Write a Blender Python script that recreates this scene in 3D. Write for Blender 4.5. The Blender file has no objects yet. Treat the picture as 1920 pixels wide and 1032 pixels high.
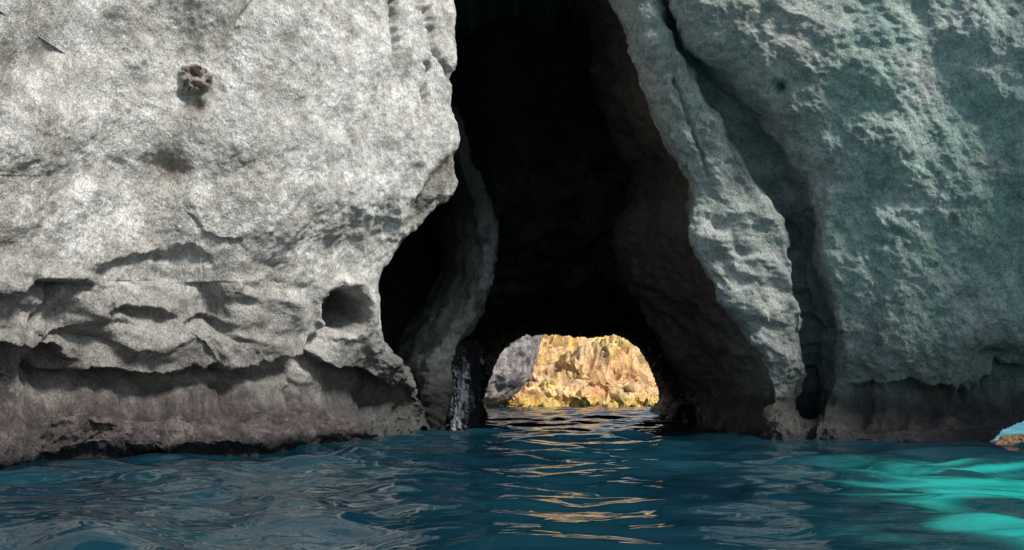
import bpy, math, numpy as np
rng=np.random.RandomState(7)
# ---------------------------------------------------------------- image pixels to world
F=1387.0; H=1.2; TH=math.atan((740-516)/F)
ct,st=math.cos(TH),math.sin(TH)
def px_to_world(c,r,D):  # image column and row, placed at distance D along the camera ray
    u=c-960.0; v=516.0-r
    den=F*ct-v*st
    return np.stack([u/den*D, D+0*u, H+(F*st+v*ct)/den*D],-1)
def WL(r):   # distance of the waterline seen at image row r
    v=516.0-r
    return -H*(F*ct-v*st)/(F*st+v*ct)
# ---------------------------------------------------------------- noise
_perm=rng.permutation(512); _perm=np.concatenate([_perm,_perm,_perm])
_g=rng.normal(size=(512,3)); _g/=np.linalg.norm(_g,axis=1)[:,None]
def perlin(P):
    Pi=np.floor(P).astype(np.int64); f=P-Pi; Pi&=511
    w=f*f*f*(f*(f*6-15)+10); out=0
    for dx in (0,1):
        wx=w[...,0] if dx else 1-w[...,0]
        for dy in (0,1):
            wy=w[...,1] if dy else 1-w[...,1]
            for dz in (0,1):
                wz=w[...,2] if dz else 1-w[...,2]
                h=_perm[_perm[_perm[(Pi[...,0]+dx)&511]+((Pi[...,1]+dy)&511)]+((Pi[...,2]+dz)&511)]
                g=_g[h]
                out=out+wx*wy*wz*(g[...,0]*(f[...,0]-dx)+g[...,1]*(f[...,1]-dy)+g[...,2]*(f[...,2]-dz))
    return out*1.5
def fbm(P,s,o=4,ro=.5,off=0,ridge=False):
    P=P*s+off+13.7; a=1;t=0;n=0
    for i in range(o):
        v=perlin(P)
        if ridge: v=1-2*np.abs(v)*1.6
        t=t+a*v; n+=a; a*=ro; P=P*2.03+5.1
    return t/n
def smooth(a,b,x):
    t=np.clip((x-a)/(b-a),0,1); return t*t*(3-2*t)
# ---------------------------------------------------------------- nets
def herm(C,counts):
    d=C[1:]-C[:-1]; m=np.zeros_like(C)
    a,b=d[:-1],d[1:]
    s=a*b; m[1:-1]=np.where(s>0,2*s/np.where(np.abs(a+b)<1e-9,1e-9,a+b),0)
    m[0]=d[0]; m[-1]=d[-1]
    out=[]
    for i,n in enumerate(counts):
        t=(np.arange(n)/n).reshape((-1,)+(1,)*(C.ndim-1))
        out.append((2*t**3-3*t**2+1)*C[i]+(t**3-2*t**2+t)*m[i]+(-2*t**3+3*t**2)*C[i+1]+(t**3-t**2)*m[i+1])
    out.append(C[-1:]); return np.concatenate(out,0)
def dense(N,step=2.4,mx=220,mn=6,dw=6):
    N=np.array(N,float)
    def cnt(d):
        L=np.sqrt(d[...,0]**2+d[...,1]**2+(dw*d[...,2])**2)
        return np.clip(np.ceil(L.reshape(L.shape[0],-1).mean(1)/step),mn,mx).astype(int)
    c0=cnt(N[1:]-N[:-1]); c1=cnt(np.swapaxes(N[:,1:]-N[:,:-1],0,1))
    A=herm(N,c0); A=np.swapaxes(herm(np.swapaxes(A,0,1),c1),0,1)
    return A
def normals(P):
    a=np.gradient(P,axis=1); b=np.gradient(P,axis=0)
    n=np.cross(a,b); n/=np.linalg.norm(n,axis=-1)[...,None]+1e-9
    return n
def ledge(A,poly,dep,w,feather=5,below=True):
    """overhang lip along poly: rock under the lip is cut back"""
    c,r=A[...,0],A[...,1]
    q=np.stack([c,r,0*c],-1)
    c=c+fbm(q,1/60,4,.55,3)*26; r=r+fbm(q,1/60,4,.55,43)*26
    w=w*np.maximum(.25,1+.9*fbm(q,1/90,2,.5,90))
    best=np.full(c.shape,1e9); sg=np.ones(c.shape)
    poly=herm(np.array(poly,float),[6]*(len(poly)-1))
    for p,q_ in zip(poly[:-1],poly[1:]):
        d=q_-p; L=d@d
        t=((c-p[0])*d[0]+(r-p[1])*d[1])/L; tc=np.clip(t,0,1)
        dx=c-p[0]-tc*d[0]; dy=r-p[1]-tc*d[1]
        dist=np.hypot(dx,dy); cr=(d[0]*(r-p[1])-d[1]*(c-p[0]))
        m=dist<best; best=np.where(m,dist,best); sg=np.where(m,np.sign(cr),sg)
    if not below: sg=-sg
    s=best*sg
    ends=smooth(0,80,np.minimum(np.hypot(c-poly[0,0],r-poly[0,1]),np.hypot(c-poly[-1,0],r-poly[-1,1])))
    return -dep*ends*smooth(-feather,feather,s)*np.exp(-(np.maximum(s,0)/w)**1.5)*smooth(400,200,best)
def crack(A,poly,dep,w):
    c,r=A[...,0],A[...,1]; best=np.full(c.shape,1e9); poly=np.array(poly,float)
    j=fbm(np.stack([c,r,0*c],-1),1/40,3)*14
    for p,q in zip(poly[:-1],poly[1:]):
        d=q-p; L=d@d
        tc=np.clip(((c-p[0])*d[0]+(r-p[1])*d[1])/L,0,1)
        best=np.minimum(best,np.hypot(c-p[0]-tc*d[0]+j,r-p[1]-tc*d[1]))
    return -dep*np.exp(-(best/w)**2)
def blob(A,c0,r0,rc,rr,amp,rot=0,p=2):
    c,r=A[...,0]-c0,A[...,1]-r0; a=math.radians(rot)
    x=(c*math.cos(a)+r*math.sin(a))/rc; y=(-c*math.sin(a)+r*math.cos(a))/rr
    return amp*np.exp(-(x*x+y*y)**(p/2))
def build(name,P,col,wet,mat,parent=None,keep=None):
    h,w=P.shape[:2]
    i=np.arange(h*w).reshape(h,w)
    q=np.stack([i[:-1,:-1],i[:-1,1:],i[1:,1:],i[1:,:-1]],-1)
    q=q[keep[:-1,:-1]] if keep is not None else q.reshape(-1,4)
    me=bpy.data.meshes.new(name)
    me.vertices.add(h*w); me.vertices.foreach_set('co',P.reshape(-1).astype(np.float32))
    me.loops.add(q.size); me.loops.foreach_set('vertex_index',q.reshape(-1).astype(np.int32))
    me.polygons.add(len(q)); me.polygons.foreach_set('loop_start',np.arange(0,q.size,4,dtype=np.int32))
    me.polygons.foreach_set('use_smooth',np.ones(len(q),bool))
    me.update(calc_edges=True); me.validate()
    a=me.attributes.new('Col','FLOAT_COLOR','POINT')
    c4=np.concatenate([np.clip(col,0,1),np.ones(col.shape[:2]+(1,))],-1)
    a.data.foreach_set('color',c4.reshape(-1).astype(np.float32))
    b=me.attributes.new('wet','FLOAT','POINT'); b.data.foreach_set('value',np.clip(wet,0,1).reshape(-1).astype(np.float32))
    me.materials.append(mat)
    o=bpy.data.objects.new(name,me); bpy.context.collection.objects.link(o)
    if parent: o.parent=parent
    return o
def mixc(a,b,t):
    return a*(1-t[...,None])+np.array(b)*t[...,None]
# ---------------------------------------------------------------- materials
def rockmat(name,bump=.06,sc=5.0,fine=1.0,contrast=1.0):
    m=bpy.data.materials.new(name); m.use_nodes=True; nt=m.node_tree; N=nt.nodes; L=nt.links
    b=N['Principled BSDF']
    at=N.new('ShaderNodeAttribute'); at.attribute_name='Col'
    wt=N.new('ShaderNodeAttribute'); wt.attribute_name='wet'
    tc=N.new('ShaderNodeTexCoord'); mp=N.new('ShaderNodeMapping')
    mp.inputs['Rotation'].default_value=(.2,.35,.1); mp.inputs['Scale'].default_value=(1,1,.75)
    L.new(tc.outputs['Object'],mp.inputs['Vector'])
    def noise(s,d,r,dist=0):
        n=N.new('ShaderNodeTexNoise'); n.inputs['Scale'].default_value=s; n.inputs['Detail'].default_value=d
        n.inputs['Roughness'].default_value=r; n.inputs['Distortion'].default_value=dist
        L.new(mp.outputs[0],n.inputs['Vector']); return n
    n1=noise(sc,5,.62,.4); n2=noise(sc*4.3,4,.7,.8); n3=noise(sc*.35,4,.6)
    def math_(op,a,b_,c=None,cl=False):
        k=N.new('ShaderNodeMath'); k.operation=op; k.use_clamp=cl
        for i,x in enumerate((a,b_,c)):
            if x is None: continue
            if isinstance(x,(int,float)): k.inputs[i].default_value=x
            else: L.new(x,k.inputs[i])
        return k.outputs[0]
    h=math_('MULTIPLY_ADD',n2.outputs['Fac'],.42*fine,n1.outputs['Fac'])
    bp=N.new('ShaderNodeBump'); bp.inputs['Strength'].default_value=1; bp.inputs['Distance'].default_value=bump
    L.new(h,bp.inputs['Height']); L.new(bp.outputs[0],b.inputs['Normal'])
    a1=math_('MULTIPLY_ADD',n3.outputs['Fac'],1.1*contrast,1-.55*contrast)
    a2=math_('MULTIPLY_ADD',n2.outputs['Fac'],2.4*contrast,1-1.2*contrast)
    a3=math_('MULTIPLY_ADD',n1.outputs['Fac'],1.2*contrast,1-.6*contrast)
    v=math_('MULTIPLY',math_('MULTIPLY',a1,a2),a3)
    v=math_('MINIMUM',math_('MAXIMUM',v,.25),1.5)
    mx=N.new('ShaderNodeVectorMath'); mx.operation='SCALE'
    L.new(at.outputs['Color'],mx.inputs[0]); L.new(v,mx.inputs['Scale'])
    L.new(mx.outputs[0],b.inputs['Base Color'])
    ro=math_('MULTIPLY_ADD',wt.outputs['Fac'],-.55,.9); L.new(ro,b.inputs['Roughness'])
    b.inputs['Specular IOR Level'].default_value=.35
    return m
rock=rockmat('limestone',.095,5,1.5,1.05)
rockin=rockmat('cave_limestone',.14,2.5)
ochre=rockmat('ochre_limestone',.3,1.3,1.3,.9)
# ================================================================ LEFT
cliff=bpy.data.objects.new('sea_cave_cliff',None); bpy.context.collection.objects.link(cliff)
lv=[(-300,1000,21,-1.6),(-120,935,21,-1.1),(0,850,21,-.8),(50,852,21,-.7),(100,858,21,-.6),(150,847,21,-.5),(205,847,21,-.4),(260,862,21.2,-.3),
(330,867,21.4,0),(365,858,21.4,.05),(400,826,21.4,.1),(432,787,21.3,.15),(465,750,21.2,.2),(520,717,21,.2),(590,712,21.3,.45),(650,728,22,.7),(700,760,23.2,1.1),(745,790,24.5,1.2),(778,815,25.4,.0)]
net=[]
Dc=[8.6,10.8,11.9,13.3,14.8,15.7]
for r,e,De,off in lv:
    cols=[-500,-150,0,150,300,440,440+.5*(e-440),440+.82*(e-440),e,e-12,e-60]
    if r>=700: cols[-2:]=[e+4,e+6]
    Ds=[d+off for d in Dc]; d5=Dc[-1]
    Ds+=[d5+.5*(De-d5)-.2+off*.8,d5+.8*(De-d5)+off*.4,De,De+1.2,De+9]
    net.append([(c,r,d) for c,d in zip(cols,Ds)])
wc=[-500,-150,0,150,300,440,637,765,835,840,842]; wr=[965,915,887,866,856,851,831,815,806,804,802]
net.append([(c,r-24,WL(r)-.22) for c,r in zip(wc,wr)])
net.append([(c,r,WL(r)+.15) for c,r in zip(wc,wr)])
net.append([(c,r+60,WL(r)+.1) for c,r in zip(wc,wr)])
A=dense(net,2.4)
P=px_to_world(A[...,0],A[...,1],A[...,2]); n=normals(P)
if (n*(np.array([0,0,H])-P)).sum(-1).mean()<0: n=-n
c,r=A[...,0],A[...,1]; z=P[...,2]
sh=smooth(745,785,r)
low=smooth(430,540,r)*(1-smooth(720,750,r))
ed=np.interp(r,[q[0] for q in lv],[q[1] for q in lv]); rim=smooth(110,15,ed-c)*smooth(560,480,r)
Pd=np.stack([P[...,0],P[...,1]*.6,P[...,2]*.55-P[...,1]*.25],-1)
d=fbm(P*[1,1,.7],.4,3)*.5*(1-.85*rim)+fbm(Pd,1.3,4,.55,7)*.2*(1-.35*low)+fbm(P,5,4,.6,3)*.055*(1-.4*low)
d+=np.minimum(0,fbm(Pd,.7,3,.5,66)+.05)*.5*(1-low)*(1-sh)*(1-.8*rim)*smooth(60,160,r+.3*c)
S=np.stack([c/150,r/70-c/420,0*c],-1)
wv=fbm(S,1,3,.38,3)
d+=low*smooth(660,540,c)*(wv*.5-.15*np.abs(fbm(S,1.3,3,.5,53)))
d+=blob(A,430,560,95,80,-.4)+blob(A,470,640,90,50,-.2)
d+=ledge(A,[(-60,575),(20,548),(90,528),(160,530),(200,560)],.6,60,6)
d+=ledge(A,[(150,515),(240,485),(330,470),(410,480),(430,520)],.3,60,8)
d+=ledge(A,[(190,600),(250,576),(300,585),(350,630)],.4,55,8)
d+=ledge(A,[(310,640),(380,605),(450,615),(500,660)],.3,50,9)
d+=ledge(A,[(-60,640),(30,650),(110,672),(170,700)],.9,45)
d+=ledge(A,[(60,705),(170,700),(290,700),(400,708),(490,694),(570,672),(640,690),(740,720),(800,740)],.85,55,6)
d+=ledge(A,[(490,470),(545,500),(550,560),(520,640)],.2,110,10)
d+=crack(A,[(150,535),(110,580),(60,640),(0,695)],.4,5)
d+=crack(A,[(555,750),(570,690),(600,650),(645,610)],.6,8)
d+=crack(A,[(850,150),(815,90),(800,20)],.25,5)
d+=crack(A,[(742,0),(750,90)],.35,4)+crack(A,[(800,120),(798,190)],.4,4)
d+=crack(A,[(450,60),(475,10),(500,-20)],.2,7)
rr_=np.hypot((c-652)/38,(r-582)/44)+.3*fbm(P,2.2,4)
pk=smooth(1.08,.82,rr_)
d+=-1.7*pk+pk*fbm(P,4,3)*.4+blob(A,625,630,50,45,-.35)+.12*np.exp(-((rr_-1.25)/.15)**2)
nr=np.hypot((c-366)/33,(r-148)/31)+.28*fbm(P,2.5,3)
nod=smooth(1.1,.75,nr)
d+=nod*(.2+fbm(P,6,4,.65)*.4); d+=-.22*np.exp(-(((c-345)/15)**2+((r-178)/12)**2))
d+=blob(A,325,315,26,30,-.15)+blob(A,372,200,8,14,-.12)
fl=smooth(560,820,c)*(1-smooth(480,560,r))
d+=fl*fbm(np.stack([c/34,r/260,0*c],-1),1,3)*.3*(1-.5*rim)
# folded, brown-stained hollow in the rim of the mouth
ex=(c-(842-.55*(r-330)))/42; ey=(r-358)/95
ear=smooth(1.1,.4,np.hypot(ex,ey)+.2*fbm(P,1,3))
d+=-ear*.38+ear*np.sin((c*.8+r*.55)/8+4*fbm(P,.8,2))*.09
kn=smooth(660,720,c)*smooth(620,680,r)
d+=kn*(fbm(P,1.3,4,.6,91)*.5)
d+=sh*(fbm(P,1.8,4,.6,17)*.2-np.abs(fbm(P,6,3,.6))*.13)
P=P+n*d[...,None]
# relax the far upper-left corner of the face
mk=(smooth(230,110,c)*smooth(230,120,r))[...,None]
Pm=P.copy()
for _ in range(60):
    Q_=Pm.copy(); Q_[1:-1,1:-1]=(Pm[:-2,1:-1]+Pm[2:,1:-1]+Pm[1:-1,:-2]+Pm[1:-1,2:])/4
    Pm=Pm*(1-mk)+Q_*mk
P=Pm+n*(mk[...,0]*fbm(P,3.5,3,.6,3)*.04)[...,None]
z=P[...,2]
g1=fbm(P,.5,4,.55,50); g2=fbm(P,1.4,4,.6,80); g3=fbm(P*[1,1,.3],1.1,4,.6,20); g4=fbm(P,4,3,.6,31)
col=np.zeros(P.shape)+np.array([.49,.48,.45])
col=mixc(col,[.66,.655,.63],smooth(-.15,.3,g3+.3*smooth(480,650,c))*.85)
col=mixc(col,[.33,.305,.26],smooth(-.05,.35,g2+.15*smooth(300,0,c))*.6)
col=mixc(col,[.26,.225,.185],smooth(.08,.38,g4)*smooth(-.1,.2,g1)*.65)
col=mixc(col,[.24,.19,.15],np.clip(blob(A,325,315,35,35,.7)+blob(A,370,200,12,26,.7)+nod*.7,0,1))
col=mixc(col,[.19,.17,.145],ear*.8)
col=mixc(col,[.30,.285,.265],smooth(4.4,2.8,z+g1*1.6)*.75*smooth(760,540,c+g1*80))
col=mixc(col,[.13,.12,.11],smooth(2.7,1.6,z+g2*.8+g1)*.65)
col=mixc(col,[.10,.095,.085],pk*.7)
wetz=smooth(1.45,.9,z+g2*.7+g1*.4)
col=mixc(col,[.06,.05,.048],wetz*.93)
col=mixc(col,[.155,.122,.12],wetz*smooth(-.05,.3,g4+.5*g1)*.75)
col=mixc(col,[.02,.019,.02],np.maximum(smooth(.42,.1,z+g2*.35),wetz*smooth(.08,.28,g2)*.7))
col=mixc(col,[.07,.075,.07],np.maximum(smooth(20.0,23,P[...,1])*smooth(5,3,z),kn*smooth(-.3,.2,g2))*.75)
wet=wetz*.8+smooth(.4,.1,z)*.3
cap=P[0].copy(); cap[:,1]+=30; cap[:,2]+=2
P=np.concatenate([cap[None],P],0); col=np.concatenate([col[:1],col],0); wet=np.concatenate([wet[:1],wet],0)
build('left_wall',P,col,wet,rock,parent=cliff)
# ================================================================ RIGHT
rv=[(-300,930,940,1100,1140,-1.4),(-120,1010,1085,1180,1215,-1.0),(0,1080,1150,1235,1262,-.8),(50,1097,1182,1248,1290,-.7),(100,1110,1200,1270,1340,-.6),
(200,1125,1225,1335,1430,-.4),(270,1165,1247,1385,1475,-.3),(350,1190,1290,1435,1520,-.1),(430,1152,1293,1478,1537,0),(520,1160,1332,1505,1545,.1),
(600,1215,1372,1520,1565,.2),(680,1258,1432,1527,1562,.5),(740,1290,1454,1515,1545,1.0)]
net=[]
for r,B,Ae,C,M,off in rv:
    cols=[B+45,B,B+.45*(Ae-B),Ae-6,Ae,(Ae+C)/2,C-18,C-5,C,C+.5*(M-C),M,M+70,1790,1960,2300,2900]
    Ds=[40,30,26.3,22.3,20.9+off*.5,20.5+off,20.5+off,20.9+off,22.1+off,21.8+off,20.4+off,19.8+off,19.2+off,18.6+off,17+off,14+off]
    net.append([(a,r,d) for a,d in zip(cols,Ds)])
wc=[1345,1302,1370,1432,1438,1470,1490,1502,1508,1514,1524,1590,1790,1960,2300,2900]
wr=[795,799,810,820,823,825,825,825,824,824,825,827,828,829,838,860]
net.append([(a,b-30,WL(b)+.15) for a,b in zip(wc,wr)])
net.append([(a,b,WL(b)) for a,b in zip(wc,wr)])
net.append([(a,b+50,WL(b)) for a,b in zip(wc,wr)])
A=dense(net,2.4)
P=px_to_world(A[...,0],A[...,1],A[...,2]); n=normals(P)
if (n*(np.array([0,0,H])-P)).sum(-1)[:,-300:].mean()<0: n=-n
c,r=A[...,0],A[...,1]
rt=smooth(1520,1600,c)
d=fbm(P*[1,1,.8],.3,3,.5,5)*.6+fbm(P,1.1,4,.55,7)*(.3-.14*rt)+fbm(P,4,4,.6,3)*.065
Q=np.stack([P[...,0]*.8+P[...,2]*.5,P[...,1],P[...,2]*.8-P[...,0]*.5],-1)
d+=rt*(fbm(Q*[1,1,.35],.55,4,.5,60)*.5-np.maximum(0,fbm(Q,2.6,3,.55,14))*.10)
inn=smooth(1300,1150,c)*smooth(23,27,A[...,2])
d+=inn*fbm(P,.5,4,.6,70)*.7
d+=blob(A,1462,165,11,12,-.5)+blob(A,1885,690,45,28,-.8)+blob(A,1640,200,60,40,-.25)+blob(A,1600,60,30,50,-.2)
d+=ledge(A,[(1560,735),(1660,722),(1780,738),(1860,720),(1990,700)],.6,60,7)
d+=ledge(A,[(1390,560),(1440,600),(1500,610)],.25,50,8)
d+=ledge(A,[(1290,400),(1350,440),(1400,520)],.25,60,10,False)
d+=ledge(A,[(1560,380),(1640,350),(1700,300)],.2,60,8)
d+=crack(A,[(1262,150),(1300,250),(1330,330)],.2,4)
d+=crack(A,[(1478,420),(1503,520),(1518,600),(1526,690),(1512,760)],.5,6)
P=P+n*d[...,None]; z=P[...,2]
g1=fbm(P,.4,4,.55,50); g2=fbm(P,1.2,4,.6,80); g3=fbm(P,.9,3,.6,20); g4=fbm(P,3.5,3,.6,31)
col=np.zeros(P.shape)+np.array([.52,.55,.52])
gr=smooth(-.25,.25,g1+.22*rt-.06)
col=mixc(col,[.31,.42,.365],gr*.85)
col=mixc(col,[.17,.28,.22],smooth(.0,.4,g2)*.6*smooth(10,7,z+g1*3))
col=mixc(col,[.38,.375,.34],(1-rt)*.5)
col=mixc(col,[.36,.33,.28],smooth(.1,.4,g3)*.35)
col=mixc(col,[.58,.61,.58],smooth(.1,.4,g4)*.4*rt)
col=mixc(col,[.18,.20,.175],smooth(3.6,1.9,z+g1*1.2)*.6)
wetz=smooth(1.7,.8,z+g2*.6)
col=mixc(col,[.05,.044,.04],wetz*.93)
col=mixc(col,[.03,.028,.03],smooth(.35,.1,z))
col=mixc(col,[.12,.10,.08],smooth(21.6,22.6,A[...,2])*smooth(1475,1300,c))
cap=P[0].copy(); cap[:,1]+=30; cap[:,2]+=2
arch=~((np.hypot((c-1955)/88,np.maximum(0,842-r)/64)+.15*fbm(P,1.5,4))<1)
P=np.concatenate([cap[None],P],0); col=np.concatenate([col[:1],col],0); wet=wetz*.7; wet=np.concatenate([wet[:1],wet],0)
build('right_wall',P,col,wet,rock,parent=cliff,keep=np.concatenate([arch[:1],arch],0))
# ================================================================ INNER FIN
nv=[(200,820,850),(250,838,868),(300,845,880),(400,866,925),(500,876,932),(560,852,915),(600,820,893),(650,790,858),(690,768,846),(740,755,838),(780,750,834)]
net=[]
for r,l,e in nv:
    net.append([(a,r,b) for a,b in zip([l-50,l-5,l+.5*(e-l),e,e-6,e-14],[30.5,26.5,25.2,25.4,27,33])])
net.append([(a,b,WL(b)) for a,b in zip([700,750,790,831,833,834],[803,806,808,808,804,797])])
net.append([(a,b+40,WL(b)) for a,b in zip([700,750,790,831,833,834],[803,806,808,808,804,797])])
A=dense(net,2.5); P=px_to_world(A[...,0],A[...,1],A[...,2]); n=normals(P)
if (n*(np.array([0,0,H])-P)).sum(-1).mean()<0: n=-n
P=P+n*(fbm(P,.7,5,.6,4)*.55)[...,None]; z=P[...,2]; g=fbm(P,.8,4,.6)
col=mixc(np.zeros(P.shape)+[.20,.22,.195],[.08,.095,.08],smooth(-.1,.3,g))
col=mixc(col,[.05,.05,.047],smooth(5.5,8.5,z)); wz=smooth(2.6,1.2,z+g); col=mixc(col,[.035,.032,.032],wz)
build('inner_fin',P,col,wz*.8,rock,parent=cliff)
# wet rock curtain beside the tunnel, its bright reflections painted as white streaks
rows=[640,690,750,790,803,830]
net=[[(a,b,d) for a,d in zip([828,838,850,866,882,898,904],[27.6,26.6,26.3,26.5,27.4,28.4,32])] for b in rows]
A=dense(net,1.4); P=px_to_world(A[...,0],A[...,1],A[...,2]); n=normals(P)
if (n*(np.array([0,0,H])-P)).sum(-1).mean()<0: n=-n
fl=fbm(P*[1,1,.12],4,4,.6,8)
P=P+n*(fl*.5+fbm(P,2,3,.5,3)*.3)[...,None]
glint_sel=smooth(.0,.08,fbm(P*[1,1,.10],11,3,.65,70)+.2*fbm(P,2.5,3))*smooth(3.0,1.6,P[...,2]+fbm(P*[1,1,.2],4,2)*1.2)*smooth(886,866,A[...,0])
col=mixc(np.zeros(P.shape)+[.018,.017,.018],[.8,.8,.8],glint_sel)
build('wet_glint_curtain',P,col,np.ones(P.shape[:2]),rock,parent=cliff)
# ================================================================ CAVE VAULT AND TUNNEL
r0=[(905,800,WL(773)),(904,773,WL(773)),(912,728,48),(926,684,48),(952,648,47.5),(1004,626,47),(1060,627,47),(1108,631,47),(1150,627,47),(1188,646,47.3),(1213,676,47.5),(1226,706,48),(1237,745,48),(1219,775,WL(775)),(1219,800,WL(775))]
rb=[((a-1075)*1.2+1075,(b-760)*1.2+760,d+8) for a,b,d in r0]
r1=[(868,840,WL(790)),(868,790,WL(790)),(872,710,37),(880,640,37),(905,570,37),(960,530,36),(1040,512,36),(1100,515,36),(1160,540,36.5),(1205,585,37),(1235,630,37),(1262,680,37),(1285,740,36),(1300,795,WL(795)),(1300,840,WL(795))]
r2=[(835,850,WL(800)),(835,800,WL(800)),(838,690,31.5),(835,560,33),(845,380,33),(890,150,32),(970,60,32),(1040,60,32),(1120,150,32),(1180,280,31.5),(1230,400,31),(1280,520,30),(1320,680,29),(1350,803,WL(803)),(1350,850,WL(803))]
r3=[(700,860,27),(700,804,27),(690,690,28),(680,560,29),(690,380,29),(720,100,28),(860,-120,26),(1040,-190,26),(1230,-50,27),(1300,150,27),(1360,330,27),(1420,500,27),(1470,680,26.5),(1500,806,26),(1500,860,26)]
r4=[(500,900,24),(500,820,24),(500,690,24),(500,500,24),(520,200,23),(600,-200,22),(800,-320,20),(1100,-330,19.5),(1350,-250,22),(1450,0,23),(1540,250,23),(1600,500,23),(1620,680,23),(1640,820,23),(1640,900,23)]
A=dense([rb,r0,r1,r2,r3,r4],3.0,160)
P=px_to_world(A[...,0],A[...,1],A[...,2]); n=normals(P)
d=fbm(P,.35,3,.5,9)*.9+fbm(P,.9,4,.6,2,ridge=True)*.6-.3
fade=.35+.65*smooth(1,12,np.abs(P[...,1]-48))
P=P+n*(d*fade)[...,None]; g=fbm(P,.5,4,.6)
near_glow=smooth(36,47,P[...,1])
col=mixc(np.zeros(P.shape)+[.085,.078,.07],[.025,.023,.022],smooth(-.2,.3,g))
col=mixc(col,[.17,.115,.075],near_glow*.7)  # warm light reflected around the opening, painted into the rock colour
col=mixc(col,[.018,.016,.016],np.maximum(smooth(1.3,.4,P[...,2]),smooth(-.5,-2.5,P[...,0]))*(1-near_glow*.3))
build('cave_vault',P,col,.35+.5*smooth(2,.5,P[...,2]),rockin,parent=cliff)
# ================================================================ SPUR beyond tunnel (grey)
sv=[(480,1030),(560,1022),(600,1014),(625,1008),(665,1002),(705,988),(735,962),(755,934),(766,915)]
net=[[(a,r,b) for a,b in zip([700,820,(830+e)/2,e,e+3],[58,59,63,68,78])] for r,e in sv]
net.append([(a,780,b) for a,b in zip([700,820,870,912,916],[58,59,63,68,78])])
net.append([(a,800,b) for a,b in zip([700,820,870,912,916],[58,59,63,68,78])])
A=dense(net,2); P=px_to_world(A[...,0],A[...,1],A[...,2]); n=normals(P)
P=P+n*(fbm(P,.4,5,.55,4)*.9)[...,None]; g=fbm(P*[1,1,.4],.6,4,.6)
col=mixc(np.zeros(P.shape)+[.40,.365,.35],[.19,.165,.16],smooth(-.15,.25,g)); wz=smooth(1.2,.4,P[...,2])
col=mixc(col,[.22,.14,.08],wz)
build('grey_rock_spur',P,col,wz*.6,ochre)
# ================================================================ FAR OCHRE ROCK
cc=[100,500,750,880,960,1030,1090,1140,1170,1192,1215,1245,1300,1450,1700]
tr=[430,470,520,560,585,592,604,618,636,662,694,716,732,742,745]
net=[]
for k,(f,D) in enumerate([(1.0,100),(.88,90),(.7,84),(.5,79),(.3,75),(.12,72),(0,70)]):
    net.append([(a,764+(b-764)*f,D+[0,4,1,5,0,6,1,3,5,0,3,1,4,0,3][(i+k)%15]) for i,(a,b) in enumerate(zip(cc,tr))])
net.append([(a,778,68) for a in cc])
A=dense(net,1.8,200); P=px_to_world(A[...,0],A[...,1],A[...,2]); n=normals(P)
if (n*(np.array([0,0,H])-P)).sum(-1).mean()<0: n=-n
d=fbm(P,.16,3,.5,11)*3.2+fbm(P*[1,1,.6],.4,5,.6,2,ridge=True)*1.3-.7+fbm(P,1.4,3,.6)*.8
lowr=smooth(740,690,A[...,1])
P=P+n*(d*(.6+.4*lowr))[...,None]; g=fbm(P,.2,4,.6,3); g2=fbm(P,.5,4,.6,40)
col=mixc(np.zeros(P.shape)+[.80,.56,.30],[.64,.35,.17],smooth(-.15,.2,g))
col=mixc(col,[.88,.66,.20],smooth(0,.3,g2+.3*smooth(4,9,P[...,2])-.1)*.85)
col=mixc(col,[.28,.15,.08],smooth(.05,.3,fbm(P,.5,4,.6,90))*.8)
col=mixc(col,[.32,.30,.11],smooth(.1,.3,fbm(P,.7,4,.6,190))*.4)
wz=smooth(1.3,.5,P[...,2]+g2); col=mixc(col,[.66,.46,.10],wz*.7)
build('ochre_cliff',P,col,wz*.3,ochre)
# ================================================================ low tan ledge, far right
u,v=np.meshgrid(np.linspace(0,2*np.pi,200),np.linspace(0,1,60))
rad=np.sin(v*np.pi/2)
P=np.stack([12.9+1.4*rad*np.cos(u),18.3+.5*rad*np.sin(u),.36*(1-rad**4)-.12],-1)
P[...,2]+=fbm(P,2.5,4,.6)*.12; P[...,0]+=fbm(P,2,3,.6,8)*.25; P[...,1]+=fbm(P,2,3,.6,18)*.2
col=mixc(np.zeros(P.shape)+[.36,.21,.12],[.18,.10,.06],smooth(-.1,.3,fbm(P,3,3)))
build('rock_ledge',P,col,np.full(P.shape[:2],.5),rock)
# ================================================================ WATER
rr=np.concatenate([[.02,.6,1.2],np.geomspace(2,90,600),np.geomspace(95,2500,40)])
aa=np.concatenate([np.linspace(-180,-46,40,endpoint=False),np.linspace(-46,46,800,endpoint=False),np.linspace(46,180,41)])
R,T=np.meshgrid(rr,np.radians(aa),indexing='ij')
X=R*np.sin(T); Y=R*np.cos(T)
W=np.stack([X,Y,0*X],-1)
wx=X+fbm(W,.3,2,.5,3)*2.4; wy=Y+fbm(W,.3,2,.5,23)*2.4
Z=0*X; r2_=np.random.RandomState(5)
for i in range(20):
    lam=0.8*(1.12**i)
    th=math.radians(90+r2_.normal()*38)
    k=2*math.pi/lam; amp=.0135*lam**.9*(1.0 if lam<3 else .6)*(.4 if lam<1.2 else 1)
    ph=k*(wx*math.cos(th)+wy*math.sin(th))+r2_.rand()*6.28
    f=smooth(R*.006+.02,R*.014+.05,lam+0*R)
    Z+=f*amp*(1-np.abs(np.sin(ph/2))*2+.27)*.3+f*amp*.6*np.sin(ph)
Z+=fbm(W*[.8,1.3,1],.9,2,.4,9)*.09*smooth(70,20,R)
Z*=smooth(2000,60,R)
P=np.stack([X,Y,Z],-1)
wm=bpy.data.materials.new('sea_water'); wm.use_nodes=True; nt=wm.node_tree; N=nt.nodes; L=nt.links; b=N['Principled BSDF']
b.inputs['Roughness'].default_value=.02; b.inputs['IOR'].default_value=1.34
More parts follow.
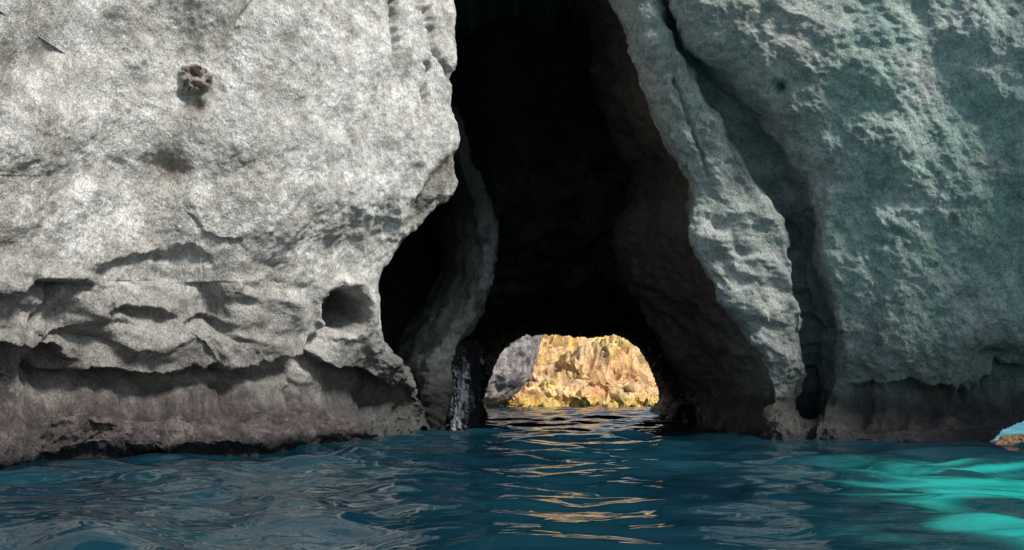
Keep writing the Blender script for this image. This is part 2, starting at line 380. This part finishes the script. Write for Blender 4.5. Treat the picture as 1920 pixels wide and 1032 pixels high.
at=N.new('ShaderNodeAttribute'); at.attribute_name='Col'; L.new(at.outputs['Color'],b.inputs['Base Color'])
tc=N.new('ShaderNodeTexCoord'); no=N.new('ShaderNodeTexNoise'); no.inputs['Scale'].default_value=2.6; no.inputs['Detail'].default_value=2; no.inputs['Distortion'].default_value=1.0
no.inputs['Roughness'].default_value=.35
mp=N.new('ShaderNodeMapping'); mp.inputs['Scale'].default_value=(.6,1.2,1); L.new(tc.outputs['Object'],mp.inputs[0]); L.new(mp.outputs[0],no.inputs['Vector'])
bp=N.new('ShaderNodeBump'); bp.inputs['Strength'].default_value=1; bp.inputs['Distance'].default_value=.018
L.new(no.outputs['Fac'],bp.inputs['Height']); L.new(bp.outputs[0],b.inputs['Normal'])
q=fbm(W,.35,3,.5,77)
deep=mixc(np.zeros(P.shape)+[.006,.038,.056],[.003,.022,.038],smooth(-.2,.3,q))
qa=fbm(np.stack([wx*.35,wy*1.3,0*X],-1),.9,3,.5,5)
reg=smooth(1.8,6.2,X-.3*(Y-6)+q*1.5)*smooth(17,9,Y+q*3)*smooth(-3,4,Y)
tq_glow=np.clip(reg*(.10+1.6*smooth(-.1,.28,qa+.25*reg-.1)),0,1)
deep=mixc(deep,[.015,.38,.33],tq_glow)  # turquoise glow of underwater light, painted into the water's base colour
deep=mixc(deep,[.03,.30,.32],smooth(19,22,Y)*smooth(11,14,X))
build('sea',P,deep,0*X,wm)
# ================================================================ LIGHT
sd=np.array([.62,-.44,.68]); sd/=np.linalg.norm(sd)
from mathutils import Vector
s=bpy.data.lights.new('sun','SUN'); s.energy=4.8; s.angle=math.radians(11); s.color=(1,.96,.9)
so=bpy.data.objects.new('sun',s); bpy.context.collection.objects.link(so)
so.rotation_euler=Vector(sd).to_track_quat('Z','Y').to_euler(); so.location=(20,-10,30)
w=bpy.data.worlds.new('World'); bpy.context.scene.world=w; w.use_nodes=True
sk=w.node_tree.nodes.new('ShaderNodeTexSky'); sk.sky_type='NISHITA'; sk.sun_disc=False
sk.sun_elevation=math.asin(sd[2]); sk.sun_rotation=math.atan2(sd[0],sd[1])
bg=w.node_tree.nodes['Background']; bg.inputs[1].default_value=.11
w.node_tree.links.new(sk.outputs[0],bg.inputs[0])
# ================================================================ CAMERA
cam=bpy.data.cameras.new('camera'); co=bpy.data.objects.new('camera',cam); bpy.context.collection.objects.link(co)
cam.sensor_width=36; cam.lens=36*F/1920; cam.clip_end=6000; cam.clip_start=.05
co.location=(0,0,H); co.rotation_euler=(math.pi/2+TH,0,0)
bpy.context.scene.camera=co
bpy.context.scene.view_settings.view_transform='Standard'
